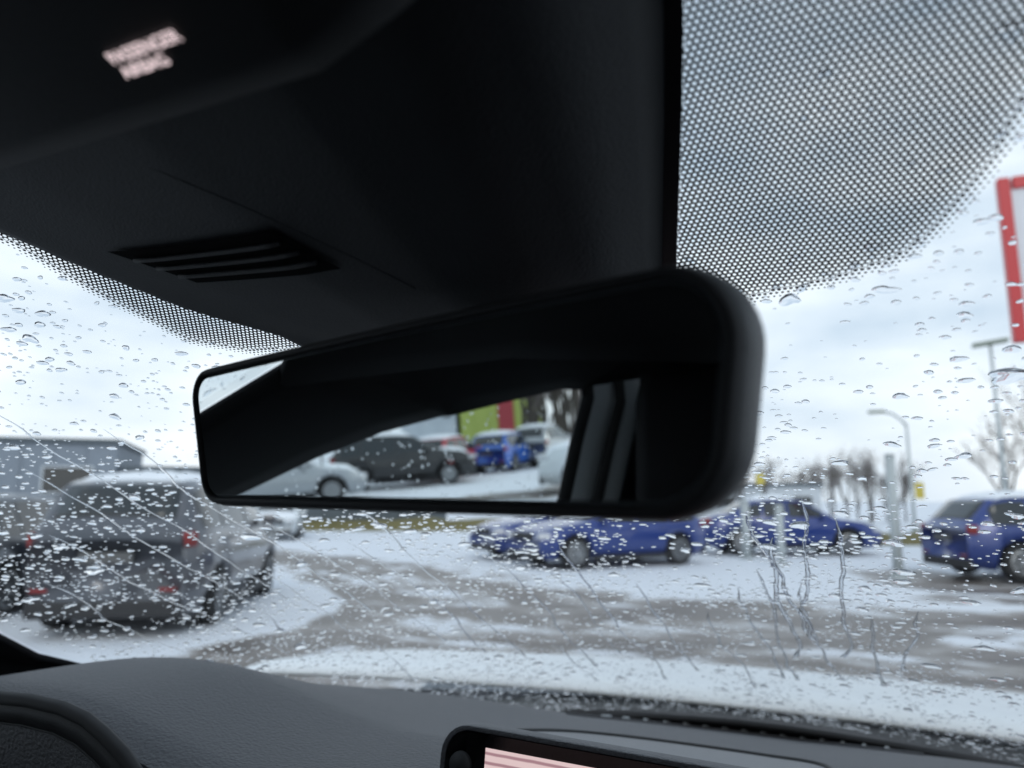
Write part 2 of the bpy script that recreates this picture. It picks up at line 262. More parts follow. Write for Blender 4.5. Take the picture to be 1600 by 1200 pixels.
def car(name, label, cat, group, xy, head, style, pm, snow=('roof', 'hood'), gl=None, screen_snow=False, size=1.0):
    """head = unit direction the nose points to; xy = centre between the axles on the ground"""
    S = STY[style]; L, W, H, wb = S['L'], S['W'], S['H'], S['wb']; hw = W/2
    root = empty(name, (xy[0], xy[1], 0), atan2(head[1], head[0])); root.scale = (size,)*3; tag(root, label, cat, group)
    x0 = -L/2-.02; tx, tz = zip(*S['top'])
    topz = lambda x: np.interp((x-x0)/L, tx, tz)*H
    def halfw(x):
        t = (x-x0)/L; return hw*(1-.16*max(0, (abs(t-.5)-.36)/.14)**2*1.0-.03*abs(t-.5)*2)
    rw, Ra = .33, .385
    def bot(x):
        b = .20+.06*max(0, abs((x-x0)/L-.5)-.42)/.08
        for xw in (-wb/2, wb/2):
            d = abs(x-xw)
            if d < Ra: b = max(b, rw+sqrt(Ra*Ra-d*d)*.98)
        return b
    xs = sorted(set([round(x0+L*t, 4) for t in np.linspace(0, 1, 49)]+[round(x0+L*t, 4) for t in tx]+[round(xw+Ra*k, 4) for xw in (-wb/2, wb/2) for k in (-.999, -.92, -.75, -.5, 0, .5, .75, .92, .999)]))
    zb = S['belt']*H
    def prof(x):
        w_, zt, b = halfw(x), float(topz(x)), bot(x); bl = min(zb, zt-.05); mid = min(max(.42*H, b+.02), bl-.02); lo = min(max(b+.06, .30*H), mid-.005)
        cab = np.clip((zt-zb)/(.30*H), 0, 1); wr = w_*(.93-.17*cab); rz = zt-.03-.05*cab
        return [(0, b), (w_*.90, b), (w_*.985, lo), (w_, mid), (w_*.965, bl), (wr, max(rz, bl+.01)), (wr*.90, zt-.012), (wr*.55, zt), (0, zt+.008)]
    V = []
    for x in xs:
        p = prof(x); ring = [(x, -y, z) for y, z in p]+[(x, y, z) for y, z in p[-2:0:-1]]
        V += ring
    nr = 16; Fc = grid_faces(len(xs), nr, True)+[tuple(range(nr)), tuple(range((len(xs)-1)*nr, len(xs)*nr))[::-1]]
    body = mesh('body', V, Fc, pm, root, True)
    def sy(x, z):
        p = prof(x); (ya, za), (yb, zb_) = p[4], p[5]; k = (z-za)/max(zb_-za, 1e-4); return ya+(yb-ya)*min(max(k, 0), 1)
    G = gl or M['carglass']
    def pane(t0, t1, side):
        q = np.linspace(x0+L*t0, x0+L*t1, 12); P = []
        for x in q:
            lo = zb+.035; hi = min(float(topz(x))-.085, H*.93); hi = max(hi, lo+.004)
            for k in range(4):
                z = lo+(hi-lo)*k/3; P.append((x, side*(sy(x, z)+.006), z))
        return solid(mesh('side_window', P, grid_faces(len(q), 4), G, root), .004)
    a, b = S['win']; cuts = [a, *S['splits'], b]
    for side in (-1, 1):
        for i in range(len(cuts)-1): pane(cuts[i]+.008, cuts[i+1]-.008, side)
    def screen(t0, t1, nm, m_, off=.008):
        q = np.linspace(x0+L*t0, x0+L*t1, 7); P = []
        for x in q:
            wq = prof(x)[6][0]*.93
            for k in range(-3, 4):
                y = wq*k/3; P.append((x, y, float(topz(x))+off-.012*(abs(k)/3)**2))
        return solid(mesh(nm, P, grid_faces(len(q), 7), m_, root, True), .004)
    kk = [t for t, _ in S['top']]
    scr = (.575, .725); rear = {'hatch': (.036, .115), 'suv': (.034, .088), 'sedan': (.16, .275)}[style]
    screen(*scr, 'windscreen', M['snow'] if screen_snow else G); screen(*rear, 'rear_window', G)
    def cover(t0, t1, th, nm='snow_cover'):
        q = np.linspace(x0+L*t0, x0+L*t1, 12); P = []
        for i, x in enumerate(q):
            wq = prof(x)[6][0]*1.06
            for k in range(-5, 6):
                e = (1-abs(k)/5*.99)**.25*(1-abs(i/5.5-1)**6*.97); P.append((x+random.uniform(-.02, .02), wq*k/5, float(topz(x))-.004-.05*max(0, abs(k)/5-.75)*2-.012*(abs(k)/5)**2+th*e*random.uniform(.75, 1.2)))
        mesh(nm, P, grid_faces(12, 11), M['snow'], root, True)
    if 'roof' in snow: cover(.135 if style != 'sedan' else .31, .56, .10)
    if 'hood' in snow: cover(.765, .955, .08)
    if 'glass' in snow: cover(.585, .72, .035)
    # lower trim, lights, plates, handles, mirrors
    for s in (-1, 1): MB().box((0, s*(hw-.03), .23), (wb-2*Ra+.02, .06, .10), bev=.015).build('side_sill', M['dark'], root)
    MB().box((x0+L-.05, 0, .30), (.12, W*.78, .16), bev=.03).build('front_bumper', M['dark'], root); MB().box((x0+.05, 0, .30), (.12, W*.80, .18), bev=.03).build('rear_bumper', M['dark'], root)
    MB().box((0, 0, .40), (L*.9, W*.62, .22)).build('underbody', M['dark'], root)
    MB().box((x0+L-.015, 0, .47*H*.8+.12), (.06, W*.46, .13), bev=.02).build('grille', M['dark'], root)
    MB().box((x0-.004, 0, .58*H*.85), (.03, .52, .11), bev=.004).build('number_plate', M['plate'], root)
    for s in (-1, 1):
        xf = x0+L*.962; MB().box((xf, s*halfw(xf)*.80, float(topz(xf))-.09), (.26, .30, .12), Matrix.Rotation(s*-.45, 3, 'Z'), bev=.035).build('headlight', M['clear_lens'], root)
        xr = x0+L*.030; MB().box((xr, s*halfw(xr)*.87, .60*H), (.18, .22, .16), Matrix.Rotation(s*.4, 3, 'Z'), bev=.04).build('tail_light', M['red_lens'], root)
        MB().box((x0+.005, s*hw*.66, .30*H), (.05, .17, .04), bev=.012).build('rear_reflector', M['red_lens'], root)
        xm = x0+L*.66; MB().box((xm, s*(halfw(xm)*.96+.11), zb+.06), (.12, .20, .14), bev=.04).build('side_mirror', pm, root)
        for t in (.30, .49): MB().box((x0+L*t, s*(halfw(x0+L*t)+.004), zb-.10), (.17, .03, .03), bev=.01).build('door_handle', pm, root)
        for xw in (-wb/2, wb/2):
            wh = empty('wheel', (xw, s*(hw-.125), rw)); wh.parent = root; wh.rotation_euler = (0, random.random(), 0 if s > 0 else pi)
            link('tyre', TYRE, wh); link('rim', RIM, wh)
    return root
nrm = lambda x, y: (x/hypot(x, y), y/hypot(x, y))
def mid(a, b): return ((a[0]+b[0])/2, (a[1]+b[1])/2)
# ahead of the windscreen
hB = nrm(-1.67, -2.11); hC = nrm(.9, .42); hG = nrm(-1.5, 2.43)
car('parked_car', 'grey sport utility car showing its tail, parked beside the dark navy hatchback', 'car', None, (-7.98, 7.08), hG, 'suv', M['grey_paint'], snow=('roof',))
car('parked_car', 'dark navy hatchback parked beside the grey sport utility car', 'car', None, (-10.55, 6.3), hG, 'hatch', M['navy_paint'], snow=())
car('parked_car', 'white hatchback standing far off by the long dark building', 'car', None, (-19.6, 21.6), nrm(.6, -.8), 'hatch', M['white_paint'], snow=('roof', 'hood'))
car('parked_car', 'blue hatchback with snowy glass, nose just behind the foremost blue car', 'car', 'blue cars parked in the snow', (-6.75, 17.5), hB, 'hatch', M['blue_paint'], snow=('roof', 'glass'))
car('parked_car', 'foremost blue hatchback standing broadside with white windscreen in the snow', 'car', 'blue cars parked in the snow', (-4.95, 15.85), hB, 'hatch', M['blue_paint'], snow=('roof', 'glass'))
car('parked_car', 'blue saloon car with snow on roof and bonnet behind the two short posts', 'car', 'blue cars parked in the snow', (-1.75, 20.9), hC, 'sedan', M['blue_paint'], snow=('roof', 'hood', 'glass'))
car('parked_car', 'blue hatchback beside the tall grey post showing its red tail light', 'car', 'blue cars parked in the snow', (3.4, 16.6), hC, 'hatch', M['blue_paint'], snow=('roof',))
# behind to the left, seen in the rear-view mirror
car('parked_car', 'silver saloon with snowy bonnet reflected in front of the black car', 'car', None, (-18.6, -5.5), nrm(.30, -.95), 'sedan', M['silver_paint'], snow=('roof', 'hood'))
car('parked_car', 'red car mostly hidden behind the silver saloon in the mirror', 'car', None, (-23.6, -6.0), nrm(.35, -.9), 'hatch', M['red_paint'], snow=('roof', 'hood'))
car('parked_car', 'black sport utility car with snowy roof reflected in the mirror', 'car', None, (-20.9, -10.3), nrm(.44, -.9), 'suv', M['black_paint'], snow=('roof', 'hood'))
car('parked_car', 'red hatchback with snowy roof reflected behind the black sport utility car', 'car', None, (-23.1, -13.2), nrm(-.6, -.8), 'hatch', M['red_paint'], snow=('roof', 'hood'))
car('parked_car', 'bright blue hatchback reflected between the red and silver cars', 'car', None, (-23.7, -16.1), nrm(-.6, -.8), 'hatch', M['bright_blue'], snow=('roof',))
car('parked_car', 'silver hatchback reflected beyond the bright blue car under the bare trees', 'car', None, (-24.6, -18.7), nrm(-.6, -.8), 'suv', M['silver_paint'], snow=('roof', 'hood'))
car('parked_car', 'white sport utility car cut off by the door frame in the mirror', 'car', None, (-12.2, -11.8), nrm(-.6, .8), 'suv', M['white_paint'], snow=('roof', 'hood'))

# ------------------------------------------------------------------ posts, lamps, sign
def post(xy, h, r, label, group=None, name='steel_post'):
    root = empty(name, (*xy, 0)); tag(root, label, 'post', group)
    MB().tube([(0, 0, -.05), (0, 0, h*.5), (0, 0, h)], r, 12).build('shaft', M['lamp_pole'], root, True)
    MB().tube([(0, 0, h), (0, 0, h+.03), (0, 0, h+.05)], [r*1.12, r*1.1, r*.4], 12).build('cap', M['lamp_pole'], root, True)
    MB().tube([(0, 0, -.05), (0, 0, .04)], r*1.9, 12).build('foot', M['lamp_pole'], root, True)
post((-2.38, 18.6), 1.35, .10, 'short grey steel post in front of the snowy blue saloon', 'short steel posts')
post((-1.45, 16.95), 1.25, .085, 'short grey steel post in front of the snowy blue saloon', 'short steel posts')
post((.69, 15.48), 2.2, .09, 'tall grey steel post beside the blue hatchback with red tail light')
def lamp(xy, h, arm, label):
    root = empty('street_lamp', (*xy, 0)); tag(root, label, 'street lamp')
    MB().tube([(0, 0, -.05), (0, 0, h*.5), (0, 0, h)], [.075, .06, .045], 10).build('pole', M['lamp_pole'], root, True)
    MB().tube([(0, 0, -.05), (0, 0, .5)], .12, 10).build('base', M['galv'], root, True)
    if arm:
        MB().tube([(0, 0, h-.1), (-.15, 0, h+.15), (-.45, 0, h+.4), (-.8, 0, h+.5)], .05, 8).build('arm', M['lamp_pole'], root, True)
        MB().box((-1.0, 0, h+.5), (.6, .24, .12), bev=.04).build('lamp_head', M['lamp_head'], root)
    else:
        MB().box((.0, 0, h+.06), (.95, .3, .12), Matrix.Rotation(-.12, 3, 'Y'), bev=.04).build('lamp_head', M['lamp_head'], root)
    return root
lamp((4.0, 25.7), 6.0, False, 'tall thin street lamp with a flat head under the red sign')
r_ = lamp((1.95, 31.9), 4.3, True, 'street lamp with a bent arm above the tall grey post')
MB().box((.25, -.1, 1.75), (.3, .03, .6), bev=.005).build('yellow_plate', M['yellow'], r_)
r_ = empty('marker_pole', (-3.9, 35.5, 0)); tag(r_, 'thin pole with small yellow plate among the far bare trees', 'pole')
MB().tube([(0, 0, -.05), (0, 0, 2.7)], .05, 8).build('shaft', M['galv'], r_, True); MB().box((0, -.08, 2.35), (.36, .03, .5), bev=.005).build('yellow_plate', M['yellow'], r_)
sg = empty('pylon_sign', (4.55, 17.7, 0)); tag(sg, 'tall pylon sign with pale panel and broad red frame', 'sign')
sg.rotation_euler = (0, 0, radians(4))
MB().box((0, .02, 6.3), (2.3, .16, 3.0), bev=.02).build('panel', M['sign_white'], sg)
mb = MB()
for s in (-1, 1): mb.box((s*1.26, 0, 6.3), (.22, .24, 3.5), bev=.02)
mb.box((0, 0, 7.92), (2.2, .235, .26), bev=.02); mb.box((0, 0, 4.68), (2.2, .235, .26), bev=.02); mb.build('frame', M['sign_red'], sg)
for s in (-1, 1): MB().tube([(s*.8, .0, -.05), (s*.8, .0, 4.7)], .11, 10).build('leg', M['galv'], sg, True)

# ------------------------------------------------------------------ buildings
def building(name, label, P0, P1, depth, h, mw, bands=(), doors=0, wins=0, roof=True, rib=1.2):
    d = Vector((P1[0]-P0[0], P1[1]-P0[1], 0)); L = d.length; root = empty(name, (P0[0], P0[1], 0), atan2(d.y, d.x)); tag(root, label, 'building')
    MB().box((L/2, depth/2, h/2-.05), (L, depth, h)).build('wall', mw, root)
    if roof: MB().box((L/2, depth/2, h+.05), (L+.3, depth+.3, .22), bev=.03).build('roof_edge', M['wall_dark'], root)
    n = int(L/rib)
    if rib:
        me = None
        for i in range(1, n):
            if me is None: o = MB().box((0, 0, 0), (.06, .05, h-.1)).build('cladding_rib', mw, root); me = o.data
            else: o = link('cladding_rib', me, root)
            o.location = (L*i/n, -.026, h/2)
    for (a, b, z0, z1, mm, nm) in bands: MB().box((L*(a+b)/2, -.06, (z0+z1)/2), (L*(b-a), .1, z1-z0), bev=.01).build(nm, mm, root)
    for i in range(wins):
        x = L*(i+.5)/wins; o = MB().box((x, -.05, h*.58), (L/wins*.5, .08, h*.26), bev=.01).build('window', M['carglass'], root)
        fr = MB()
        for sx in (-1, 1): fr.box((x+sx*L/wins*.26, -.07, h*.58), (.08, .12, h*.3))
        for sz in (-1, 1): fr.box((x, -.071, h*.58+sz*h*.145), (L/wins*.5, .118, .08))
        fr.build('frame', M['wall_white'], o)
    for i in range(doors):
        x = L*(i+.5)/doors; MB().box((x, -.05, h*.36), (L/doors*.5, .09, h*.72), bev=.01).build('roller_door', M['wall_white'], root)
    return root
building('hall', 'blue grey clad hall behind the grey and navy parked cars', (-40, 12), (-29.5, 22.2), 8, 3.9, M['wall_blue'], wins=4)
building('long_shed', 'long low dark clad shed running behind the snow', (-29.2, 22.6), (-19.2, 33.5), 8, 2.75, M['wall_dark'], wins=6)
building('low_store', 'pale low store behind the foremost blue cars', (-13, 46), (-2, 50), 8, 2.3, M['wall_white'], wins=5, doors=0)
building('store', 'lime green clad store with a red vertical panel seen in the mirror', (-47.5, -36.6), (-51.3, -30.9), 14, 9.5, M['wall_green'], bands=[(.36, .55, .3, 9.4, M['wall_red'], 'red_panel')], rib=1.0)
building('office', 'pale office block beside the lime green store seen in the mirror', (-51.5, -30.6), (-54, -26.9), 14, 7.0, M['wall_white'], wins=3)

# ------------------------------------------------------------------ bare trees
def bare_tree(xy, h, seed, label, group, spread=.5, dense=5):
    rd = random.Random(seed); root = empty('bare_tree', (*xy, 0)); tag(root, label, 'tree', group)
    tr = MB(); tw = MB()
    def grow(p, d, ln, r, lvl):
        q = p+d*ln*.5+Vector((rd.uniform(-1, 1), rd.uniform(-1, 1), 0))*ln*.05; e = p+d*ln
        (tr if lvl < 2 else tw).tube([p, q, e], [r, r*.82, r*.62], 5 if lvl < 2 else 3, False)
        if lvl >= dense: return
        for k in range(3 if lvl < 4 else 2):
            f = rd.uniform(.45, 1.0) if k else 1.0; s = spread*(.5 if k == 0 and lvl < 2 else 1)
            nd = (d+Vector((rd.uniform(-1, 1), rd.uniform(-1, 1), rd.uniform(-.25, .6)))*s).normalized()
            grow(p+d*ln*f, nd, ln*rd.uniform(.62, .85), max(r*.55, .008), lvl+1)
    grow(Vector((0, 0, -.1)), Vector((rd.uniform(-.05, .05), rd.uniform(-.05, .05), 1)), h*.30, h*.018, 0)
    tr.build('trunk', M['bark'], root, True); tw.build('crown', M['twig'], root, True)
for i, (x, y, h) in enumerate([(5.0, 31.5, 5.2), (6.9, 33, 6.4), (8.6, 32, 7.2)]):
    bare_tree((x, y), h, 40+i, 'bare branched tree rising behind the blue hatchback beside the tall post', 'bare trees behind the blue hatchback', .6, 6)
for i in range(22):
    bare_tree((-10+i*.62+random.uniform(-.3, .3), 50+random.uniform(-4, 8)), random.uniform(3.4, 5.0), 60+i, 'small bare tree in the row beyond the blue saloon', 'far row of small bare trees', .45, 6)
for i in range(17):
    dd = 40+random.uniform(-5, 8)
    az = radians(126.2+i*.36); bare_tree((.2-sin(az)*dd, .3+cos(az)*dd), random.uniform(8, 11), 80+i, 'tall bare tree beside the lime green store, reflected in the mirror', 'bare trees beside the store', .42, 6)
for i in range(6):
    az = radians(109+i*1.6); dd = 62; bare_tree((.2-sin(az)*dd, .3+cos(az)*dd), random.uniform(4, 5.5), 100+i, 'small bare tree on the snowy rise reflected above the black car', 'small bare trees in the mirror', .5, 5)

# ================================================================== the car around the camera
CAR = empty('car', (0, 0, 0)); tag(CAR, 'black interior of the white car behind the rain covered windscreen', 'car')
Yb, Zb, K, AL = 1.05, 1.10, .85, radians(27)
def ws(x, s): return Vector((x, Yb-(K if x < 0 else .5)*x*x*(1-.35*s)-s*cos(AL), Zb+s*sin(AL)-.10*x*x))
def wsn(x, s):
    e = 1e-3; a = ws(x+e, s)-ws(x-e, s); b = ws(x, s+e)-ws(x, s-e); n = a.cross(b).normalized()
    return n if n.z > 0 else -n          # outward
def wso(x, s, off): return ws(x, s)-wsn(x, s)*off   # off > 0 is inside the cabin
def s_top(x): return 1.08-.53*x*x
def x_edge(s): return np.interp(s, [0, .25, .33, .38, .45, .6, .8, .92, 1.05], [.50, .535, .567, .577, .572, .565, .545, .54, .53])
us = np.linspace(-1, 1, 41); V = []
for s in np.linspace(0, 1, 33):
    for u in us: x = u*x_edge(s*s_top(.5)); V.append(ws(x, s*s_top(x)))
screen = mesh('windscreen', V, grid_faces(33, 41), M['pane'], CAR, True); tag(screen, 'rain covered laminated windscreen')

# --- black ceramic dot band (printed frit) as a perforated sheet
HL = [(.775, -.10), (.80, -.135), (.825, -.150), (.850, -.184), (.886, -.213), (.920, -.237), (.966, -.264), (1.02, -.290), (1.10, -.32)]
HR = [(.775, .044), (.80, .052), (.836, .059), (.914, .078), (.945, .085), (1.0, .095), (1.10, .107)]
hxl = lambda s: float(np.interp(s, *zip(*HL))); hxr = lambda s: float(np.interp(s, *zip(*HR)))
FR = [(-.56, 1.10), (-.50, .985), (-.40, .965), (-.30, .945), (-.236, .908), (-.224, .87), (-.203, .825), (-.175, .812), (-.145, .811), (-.10, .795), (.04, .795), (.098, .815), (.126, .819), (.149, .827), (.159, .838), (.168, .852), (.176, .869), (.182, .889), (.20, .93), (.26, .965), (.40, .975), (.5, .985), (.56, 1.10)]
def build_frit():
    p = .00235; rows = int(.36/(p*.866)); V = []; Fc = []
    X, S_ = [], []
    for j in range(rows):
        s = .785+j*p*.866
        X.append(np.arange(-.42, .34, p)+(p/2 if j % 2 else 0)); S_.append(np.full(X[-1].shape, s))
    # rotate lattice a little, as printed
    X = np.concatenate(X); S_ = np.concatenate(S_)
    d = sdist(X, S_, FR)
    hl = np.interp(S_, *zip(*HL)); hr = np.interp(S_, *zip(*HR))
    core = (X > hl+.004) & (X < hr+.0065)
    k = (d > -2.4*p) & (~core) & (S_ < 1.06) & (np.abs(X) < .34)
    X, S_, d = X[k], S_[k], d[k]
    c12 = [(cos(2*pi*i/12+pi/6), sin(2*pi*i/12+pi/6)) for i in range(12)]
    hexr = [p/2/cos(pi/6) if i % 2 == 0 else p/2 for i in range(12)]
    base = np.array([[c*hexr[i], s*hexr[i]] for i, (c, s) in enumerate(c12)])
    unit = np.array(c12)
    pts = []; 
    n0 = 0
    for x, s, dd in zip(X, S_, d):
        if dd > 0:
            r = p*np.interp(dd, [0, 3*p, .05, .12], [.37, .315, .315, .33])
            ring = base*1.002; ho = unit*r
            pts += [(x+a, s+b) for a, b in ring]+[(x+a, s+b) for a, b in ho]
            Fc += [(n0+i, n0+(i+1) % 12, n0+12+(i+1) % 12, n0+12+i) for i in range(12)]; n0 += 24
        else:
            r = p*np.interp(-dd, [0, 2.4*p], [.40, .14])
            pts += [(x+a*r, s+b*r) for a, b in unit]; Fc.append(tuple(range(n0, n0+12))); n0 += 12
    for (x, s) in pts: pass
    P = np.array(pts); x, s = P[:, 0], P[:, 1]
    Yv = Yb-np.where(x < 0, K, .5)*x*x*(1-.35*s)-s*cos(AL); Zv = Zb+s*sin(AL)-.10*x*x
    off = .0016; V = np.stack([x, Yv-off*sin(AL), Zv-off*cos(AL)], -1)
    o = mesh('frit_dots', V, Fc, M['frit'], screen); tag(o, kind='stuff')
    # solid print under the sensor cover
    ss = np.linspace(.776, 1.09, 24); V = []
    for s in ss:
        a, b = hxl(s)-.002+.006, hxr(s)+.0070
        V += [wso(a+(b-a)*i/10, s, .0022) for i in range(11)]
    mesh('frit_panel', V, grid_faces(24, 11), M['frit'], screen)
build_frit()

# --- rain on the outside of the windscreen
def drop_mesh(items, seed, nseg=12):
    """items: (x, s, rx, rs, h, rot) -> water caps standing on the glass"""
    r_ = np.random.default_rng(seed); V = []; Fc = []; prof = [(.36, .90), (.66, .66), (.87, .34), (1.0, .0)]
    for (x, s, rx, rs, h, rot) in items:
        n = wsn(x, s); c = ws(x, s)+n*.0012; e1 = (ws(x+1e-3, s)-ws(x-1e-3, s)).normalized(); e2 = n.cross(e1)
        ph = r_.random(3)*6.28; am = r_.uniform(.02, .10, 3)*min(2.4, max(.6, rx/.0022)); o = len(V); V.append(c+n*h)
        R = []
        for k in range(nseg):
            a = 2*pi*k/nseg; q = 1+am[0]*sin(a*2+ph[0])+am[1]*sin(a*3+ph[1])+am[2]*.5*sin(a*4+ph[2]); ux, uy = cos(a)*rx*q, sin(a)*rs*q
            R.append((ux*cos(rot)-uy*sin(rot), ux*sin(rot)+uy*cos(rot)))
        for (f, g) in prof: V += [c+e1*(u*f)+e2*(v*f)+n*(h*g) for u, v in R]
        Fc += [(o, o+1+k, o+1+(k+1) % nseg) for k in range(nseg)]
        for j in range(3): Fc += [(o+1+j*nseg+k, o+1+(j+1)*nseg+k, o+1+(j+1)*nseg+(k+1) % nseg, o+1+j*nseg+(k+1) % nseg) for k in range(nseg)]
        b = len(V); V += [c+e1*u+e2*v for u, v in R]; Fc.append(tuple(range(b+nseg-1, b-1, -1)))
    return V, Fc
def scatter():
    cell = {}; out = []; cs = .012
    def ok(x, s, r):
        i, j = int(x//cs), int(s//cs)
        for a in range(i-2, i+3):
            for b in range(j-2, j+3):
                for (X, S, R) in cell.get((a, b), ()):
                    if (X-x)**2+(S-s)**2 < (R+r)**2*.95: return False
        return True
    def put(x, s, r):
        cell.setdefault((int(x//cs), int(s//cs)), []).append((x, s, r))
    for (n, r0, r1) in ((30, .0046, .0066), (230, .0030, .0046), (1700, .0019, .0030), (5200, .0011, .0019), (8000, .0005, .0011)):
        k = t = 0
        while k < n and t < n*8:
            t += 1; s = rng.random()**1.15*.93+.005; x = rng.uniform(-1, 1); x = (x*.57 if x < 0 else x*.42)
            if abs(x) > x_edge(s)-.01: continue
            if s > .79 and sdist(np.array([x]), np.array([s]), FR)[0] > 0 and rng.random() < .85: continue
            u = rng.random()
            dens = .45+.55*min(1, max(0, (.30-x)/.7))
            dens *= np.interp(s, [0, .5, .7, .80, .93], [1, 1, .8, .5, .4])
            dens *= (.15+1.5*vnoise(np.array([x+5]), np.array([s+5]), 16, 21)[0])*np.clip(vnoise(np.array([x+5]), np.array([s+5]), 38, 22)[0]*3.0-.4, .22, 1)*1.35*(.55 if (x > -.22 and s < .42) else 1)
            if u > dens: continue
            r = r0+(r1-r0)*rng.random()**1.6
            if not ok(x, s, r): continue
            put(x, s, r); k += 1
            e = rng.uniform(1.0, 1.6); rot = rng.normal(0, .25)
            out.append((x, s, r*e, r/e**.5, r*rng.uniform(.36, .55), rot))
    return out
drops = scatter(); drops.sort(key=lambda d: -d[2])
for i, d in enumerate(drops[:250]):
    V, Fc = drop_mesh([d], i, 18); mesh('raindrop', V, Fc, M['water'], screen, True)
V, Fc = drop_mesh(drops[250:], 999, 10); tag(mesh('raindrop_field', V, Fc, M['water'], screen, True), kind='stuff')
def trail(x, s0, s1, r, seed, amp):
    rd = random.Random(seed); n = max(8, int((s0-s1)/.006)); V = []; Fc = []; m_ = 7; cx = x; vx = 0; bw = .5
    for i in range(n+1):
        s = s0+(s1-s0)*i/n; vx = vx*.75+rd.gauss(0, amp); cx += vx; nn = wsn(cx, s); e1 = Vector((1, 0, 0)); c = ws(cx, s)+nn*.0012
        bw = .7*bw+.3*rd.random()*2.2; rr = r*(.35+bw)*(.35+.65*min(1, i/4))*(1.5 if i > n-3 else 1)
        for k in range(m_): a = pi*k/(m_-1); V.append(c+e1*cos(a)*rr+nn*sin(a)*rr*.34)
    o = len(V); Fc = grid_faces(n+1, m_)
    base = [(V[i*m_], V[i*m_+m_-1]) for i in range(n+1)]
    for a, b in base: V += [a, b]
    Fc += [(o+2*i, o+2*i+2, o+2*i+3, o+2*i+1) for i in range(n)]
    Fc = [f[::-1] for f in Fc]
    mesh('water_trail', V, Fc, M['water'], screen, True)
for i, (x, s0, s1, r) in enumerate([(-.365, .80, .44, .0007), (-.32, .74, .40, .0008), (-.40, .70, .36, .0007), (-.45, .60, .30, .0008), (-.30, .60, .30, .0007), (-.26, .56, .26, .0007), (-.22, .62, .24, .0007), (-.35, .5, .18, .0006), (-.16, .52, .2, .0007), (-.12, .5, .25, .0006), (-.09, .55, .16, .0007), (-.05, .46, .2, .0007),
    (.062, .60, .28, .0011), (.075, .56, .34, .0011), (.055, .50, .2, .0010), (.098, .62, .36, .0012), (.112, .60, .30, .0009), (.086, .48, .22, .0008), (.035, .46, .2, .0008), (.13, .42, .22, .0008), (.165, .44, .28, .0009), (-.5, .52, .34, .0008), (-.18, .3, .14, .0006), (.0, .4, .15, .0007)]):
    trail(x, s0, s1, r, 300+i, .00042 if x < .04 else .00055)

# --- sensor cover behind the mirror
ss = np.linspace(.775, 1.10, 34); us = np.linspace(0, 1, 41)
pu = lambda u: np.interp(u, [0, .03, .10, .25, .50, .70, .84, .93, .975, 1], [.003, .006, .011, .022, .038, .046, .046, .036, .018, .003])
def hoff(s, u): return .003+(pu(u)-.003)*np.interp(s, [.775, .79, .82, .88, .95, 1.1], [0, .3, .6, .95, 1.05, 1.1])
V = [wso(hxl(s)+(hxr(s)-hxl(s))*u, s, hoff(s, u)) for s in ss for u in us]
HOUSE = mesh('sensor_cover', V, grid_faces(34, 41), M['trim'], CAR, True); tag(HOUSE, 'black moulded cover round the mirror mount with slotted vent')
solid(HOUSE, .002, 0)
# slotted vent: slot shade painted as a black sheet and four slats
def on_cover(x, s, lift): u = (x-hxl(s))/(hxr(s)-hxl(s)); return wso(x, s, hoff(s, u)+lift)
VC = ((-.178, .907), (-.070, .925), (-.052, .901), (-.145, .886))   # corners of the slotted vent on the cover
def vpt(a, b, l): 
    x = (VC[0][0]*(1-a)+VC[1][0]*a)*(1-b)+(VC[3][0]*(1-a)+VC[2][0]*a)*b; s = (VC[0][1]*(1-a)+VC[1][1]*a)*(1-b)+(VC[3][1]*(1-a)+VC[2][1]*a)*b
    return on_cover(x, s, l)
mesh('vent_shade', [vpt(i/16, j/8, .0022) for j in range(9) for i in range(17)], grid_faces(9, 17), M['slot_shade'], HOUSE, True)
for k in range(3):
    mb = MB(); mb.tube([vpt(.04+.92*i/14, (k+1)/4, .0032) for i in range(15)], .0011, 6); mb.build('vent_slat', M['trim'], HOUSE, True)
mb = MB(); mb.tube([on_cover(-.10+.075*i/20, .958-.072*(i/20)**1.2, .0007) for i in range(21)], .0005, 5); mb.build('seam', M['trim'], HOUSE, True)

# --- overhead console with the lit two-line indicator
cp = lambda y: 1.485-.32*(y-.105)
prof = [(.125, 1.60), (.138, 1.53), (.135, 1.490), (.128, 1.4815), (.118, cp(.118)), (.06, cp(.06)), (0, cp(0)), (-.12, cp(-.12)), (-.16, 1.60)]
xs_ = [-.26, -.255, -.24, -.1, .02, .045, .055, .06]; V = []
for i, x in enumerate(xs_):
    e = [.02, .006, 0, 0, 0, .006, .02, .05][i]
    V += [(x, y-(e*.6 if y > .1 else 0), min(1.60, z+e)) for y, z in prof]
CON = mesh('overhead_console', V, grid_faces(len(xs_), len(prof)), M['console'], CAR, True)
def lettering(txt, loc, size, rot, m, parent, name):
    cu = bpy.data.curves.new(name, 'FONT'); cu.body = txt; cu.size = size; cu.align_x = 'CENTER'; cu.extrude = .00005
    t = bpy.data.objects.new(name, cu); COL.objects.link(t); dg = bpy.context.evaluated_depsgraph_get(); me = bpy.data.meshes.new_from_object(t.evaluated_get(dg))
    bpy.data.objects.remove(t); me.materials.clear(); me.materials.append(m); o = link(name, me, parent); o.matrix_world = Matrix.Translation(loc) @ rot.to_4x4(); return o
up = Vector((0, -.952, .305)); zx = Vector((1, 0, 0)).cross(up)
TR = Matrix((Vector((1, 0, 0)), up, zx)).transposed()
for (t, yy, sz, dx) in (('PASSENGER', .1073, .0044, -.0007), ('AIRBAG', .1113, .0044, -.0050)):
    lettering(t, Vector((-.0135+dx, yy, cp(yy)-.0006)), sz, TR, M['indicator'], CON, 'indicator_lettering')

